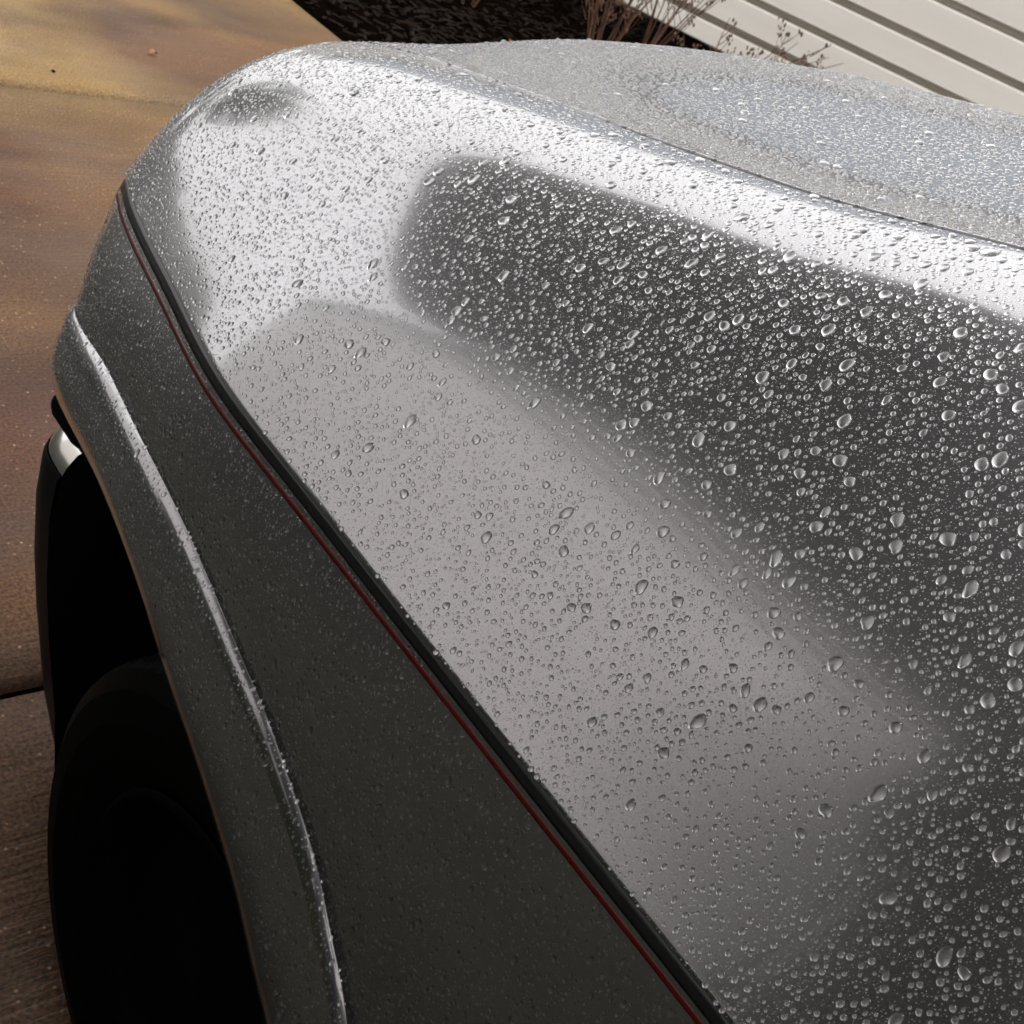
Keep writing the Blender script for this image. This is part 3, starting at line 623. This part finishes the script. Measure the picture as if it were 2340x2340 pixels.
def free(p, r, gap):
    c = tuple(int(math.floor(q/CS)) for q in p)
    for dx in (-1, 0, 1):
        for dy in (-1, 0, 1):
            for dz in (-1, 0, 1):
                for (q, rq) in cells.get((c[0]+dx, c[1]+dy, c[2]+dz), ()):
                    dd = (p[0]-q[0])**2 + (p[1]-q[1])**2 + (p[2]-q[2])**2
                    if dd < ((r+rq)*gap + .00015)**2: return False
    cells.setdefault(c, []).append((p, r)); return True
drops = []   # (P, N, radius, surface)
def scatter(S, count, rlo, rhi, gap, tagk, dens=None, power=1.0):
    P, Nn = S.sample(count, rhi > .0012); count = len(P); rr = rlo + (rhi-rlo)*rng.random(count)**power
    if dens is not None: keep = rng.random(count) < dens(P)
    else: keep = np.ones(count, bool)
    for p, n_, r, k in sorted(zip(map(tuple, P), map(tuple, Nn), rr, keep), key=lambda t: -t[2]):
        if k and free(p, r, gap): drops.append((p, n_, r, tagk))
nearw = lambda P: np.clip(1.15 - (P[:, 1] - .05)*.9, .15, 1)
big_top = lambda P: np.clip(.15 + .9*(P[:, 2]-.93)/.25, .1, 1)*nearw(P)
scatter(S_top, 1900, .0021, .0041, 1.22, 0, big_top, 2.4)
scatter(S_top, 12000, .0009, .0021, 1.18, 0, lambda P: .35+.65*nearw(P), 1.3)
scatter(S_top, 20000, .0006, .0013, 1.12, 0, lambda P: np.clip(.45 + .5*(P[:, 1]-.2), .35, 1), 1.2)
scatter(S_top, 80000, .00026, .0006, 1.1, 0, lambda P: np.clip(1.0 - .35*(P[:, 1]-.3), .4, 1), 1.3)
scatter(S_top, 130, .0038, .0054, 1.3, 0, lambda P: np.clip((P[:, 2]-.99)/.2, 0, 1)*np.clip(1.25-P[:, 1]*1.6, 0, 1), 1.5)
scatter(S_hood, 500, .0022, .0038, 1.15, 1, None, 2.2)
scatter(S_hood, 15000, .0016, .0032, 1.05, 1, None, 1.1)
scatter(S_hood, 30000, .0007, .0012, 1.05, 1, None, 1.2)
scatter(S_side, 700, .0015, .0025, 1.2, 2, None, 2)
scatter(S_side, 7500, .0007, .0015, 1.2, 2, None, 1.6)
scatter(S_side, 9000, .00025, .0007, 1.1, 2, None, 1.3)
print('drops', len(drops))
# unit drop shapes: x = downhill, z = normal
def drop_shape(rings, segs, seed, hgt, irr, elong, sag):
    r = random.Random(seed); ph = [r.random()*6.3 for _ in range(4)]; am = [irr*r.uniform(.3, 1)/(k+1) for k in range(4)]
    V = []; 
    for i in range(1, rings+1):
        a = math.pi/2*i/rings; cr_ = math.sin(a); cz = math.cos(a)
        # bulging cap: contact angle slightly above 90
        cr_ = math.sin(a*1.0)
        for k in range(segs):
            t = 2*math.pi*k/segs; o = 1 + sum(am[q]*math.cos((q+1)*t+ph[q]) for q in range(4))*(i/rings)**.5
            x = cr_*o*math.cos(t); y = cr_*o*math.sin(t)
            z = hgt*cz**.85*(1 + sag*x)
            x = x*elong; y = y*(1 + .18*sag*(x/elong))
            V.append((x, y, z if i < rings else -.10))
    V.append((sag*.1, 0, hgt)); top_ = len(V)-1; F = []
    for k in range(segs): F.append((top_, k, (k+1) % segs))
    for i in range(rings-1):
        for k in range(segs): F.append((i*segs+k, (i+1)*segs+k, (i+1)*segs+(k+1) % segs, i*segs+(k+1) % segs))
    nd_ = len(F); cidx = len(V)       # wetted paint disc, colour lightened to give the drop a bright fill
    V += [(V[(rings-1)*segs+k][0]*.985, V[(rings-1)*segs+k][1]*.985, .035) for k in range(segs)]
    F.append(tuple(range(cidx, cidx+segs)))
    return np.array(V), F, nd_
BIG = [drop_shape(6, 20, 100+i, random.uniform(.56, .72), .20 if i % 3 else .34, random.uniform(1.0, 1.55), random.uniform(.25, .5)) for i in range(14)]
MID = [drop_shape(3, 10, 200+i, random.uniform(.56, .72), .15, random.uniform(1.0, 1.5), random.uniform(.2, .45)) for i in range(10)]
SML = [drop_shape(2, 5, 300+i, .55, .08, random.uniform(1, 1.3), .2) for i in range(5)]
HOODD = [drop_shape(3, 9, 600+i, random.uniform(.26, .34), .07, random.uniform(1.0, 1.2), .15) for i in range(8)]
SIDEB = [drop_shape(5, 14, 400+i, random.uniform(.42, .52), .15, random.uniform(1.3, 2.0), random.uniform(.45, .7)) for i in range(8)]
SIDES = [drop_shape(3, 8, 500+i, .5, .10, random.uniform(1.1, 1.6), .4) for i in range(5)]
def tri(shape):
    V, F, nd_ = shape; T = []; Q = []
    for a_, f in enumerate(F):
        if a_ >= nd_:
            for c_ in range(1, len(f)-1): T.append((f[0], f[c_], f[c_+1])); Q.append(1)
            continue
        Q += [0]*(len(f)-2)
        T.append((f[0], f[1], f[2]))
        if len(f) == 4: T.append((f[0], f[2], f[3]))
    return V, np.array(T), np.array(Q)
tris = {id(s): tri(s) for L_ in (BIG, MID, SML, HOODD, SIDEB, SIDES) for s in L_}
# screen size of each drop decides which 300 are individuals
P = np.array([d[0] for d in drops]); R_ = np.array([d[2] for d in drops]); u, v, z = project(P)
vis = (np.abs(u) < 1) & (np.abs(v) < 1); sz = np.where(vis, R_/z, 0); order = np.argsort(-sz); indiv = set(order[:300].tolist())
shape_mesh = {}
def frame(n_, rot=0):
    n_ = np.array(n_); g_ = np.array([0, 0, -1.]); d = g_ - n_*(g_@n_); 
    if np.linalg.norm(d) < .12: d = d + np.array([-.12, .05, 0])
    d -= n_*(d@n_); d /= np.linalg.norm(d); s = np.cross(n_, d); c, k = math.cos(rot), math.sin(rot); return np.stack([d*c + s*k, -d*k + s*c, n_], 1)
bv, bf, bq, base = [], [], [], 0
def zone(p, n_, k):
    if k == 1: return 'on the silver hood beyond the thin panel gap'
    if k == 2: return 'on the dark side of the fender below the red pinstripe'
    if p[1] > .78: return 'on the rounded front corner of the silver fender'
    if p[2] < .935: return 'on the silver fender just above the black pinstripe'
    if n_[2] > .80: return 'in the bright white highlight along the fender crest'
    if p[1] < .26 and p[2] < 1.12: return 'near the lower right corner on the silver fender'
    if p[2] > 1.06: return 'in the dark reflection on the upper silver fender'
    return 'on the pale grey middle of the silver fender'
seen_zone = set(); lead = {}
for q in order[:300].tolist(): lead.setdefault(zone(*drops[q][:2], drops[q][3]), q)
for i, (p, n_, r, k) in enumerate(drops):
    pool = (SIDEB if r > .0011 else SIDES if r > .0005 else SML) if k == 2 else HOODD if (k == 1 and .001 < r < .0033) else (BIG if r > .0023 else MID if r > .0008 else SML)
    sh = random.choice(pool); rot = random.gauss(0, .22)
    fr = frame(n_, rot)
    if i in indiv:
        me = shape_mesh.get(id(sh))
        if me is None:
            me = bpy.data.meshes.new('water_drop'); me.from_pydata([tuple(q) for q in sh[0]], [], sh[1]); me.polygons.foreach_set('use_smooth', [True]*len(me.polygons)); me.materials.append(WATER); me.materials.append(BRIGHT_WETTED); me.polygons[sh[2]].material_index = 1; shape_mesh[id(sh)] = me
        o = bpy.data.objects.new('water_drop', me); COL.objects.link(o)
        m = Matrix([list(fr[a]*r) + [p[a]] for a in range(3)] + [[0, 0, 0, 1]]); o.matrix_world = m
        zn = zone(p, n_, k); o['category'] = 'raindrop'; o['group'] = 'raindrops ' + zn
        o['label'] = ('largest' if lead[zn] == i else 'clear rounded') + ' raindrop ' + zn
    else:
        V, T, Q = tris[id(sh)]; bv.append((V*r) @ fr.T + np.array(p)); bf.append(T + base); bq.append(Q); base += len(V)
bv = np.concatenate(bv); bf = np.concatenate(bf); print('drop tris', len(bf))
rd_ = mesh_obj('raindrops', bv, bf, WATER, None, True); rd_.data.materials.append(BRIGHT_WETTED); rd_.data.polygons.foreach_set('material_index', np.concatenate(bq).astype(np.int32)); rd_.data.update()
tag(rd_, 'countless small clear raindrops beaded over the silver paint', None, None, 'stuff')
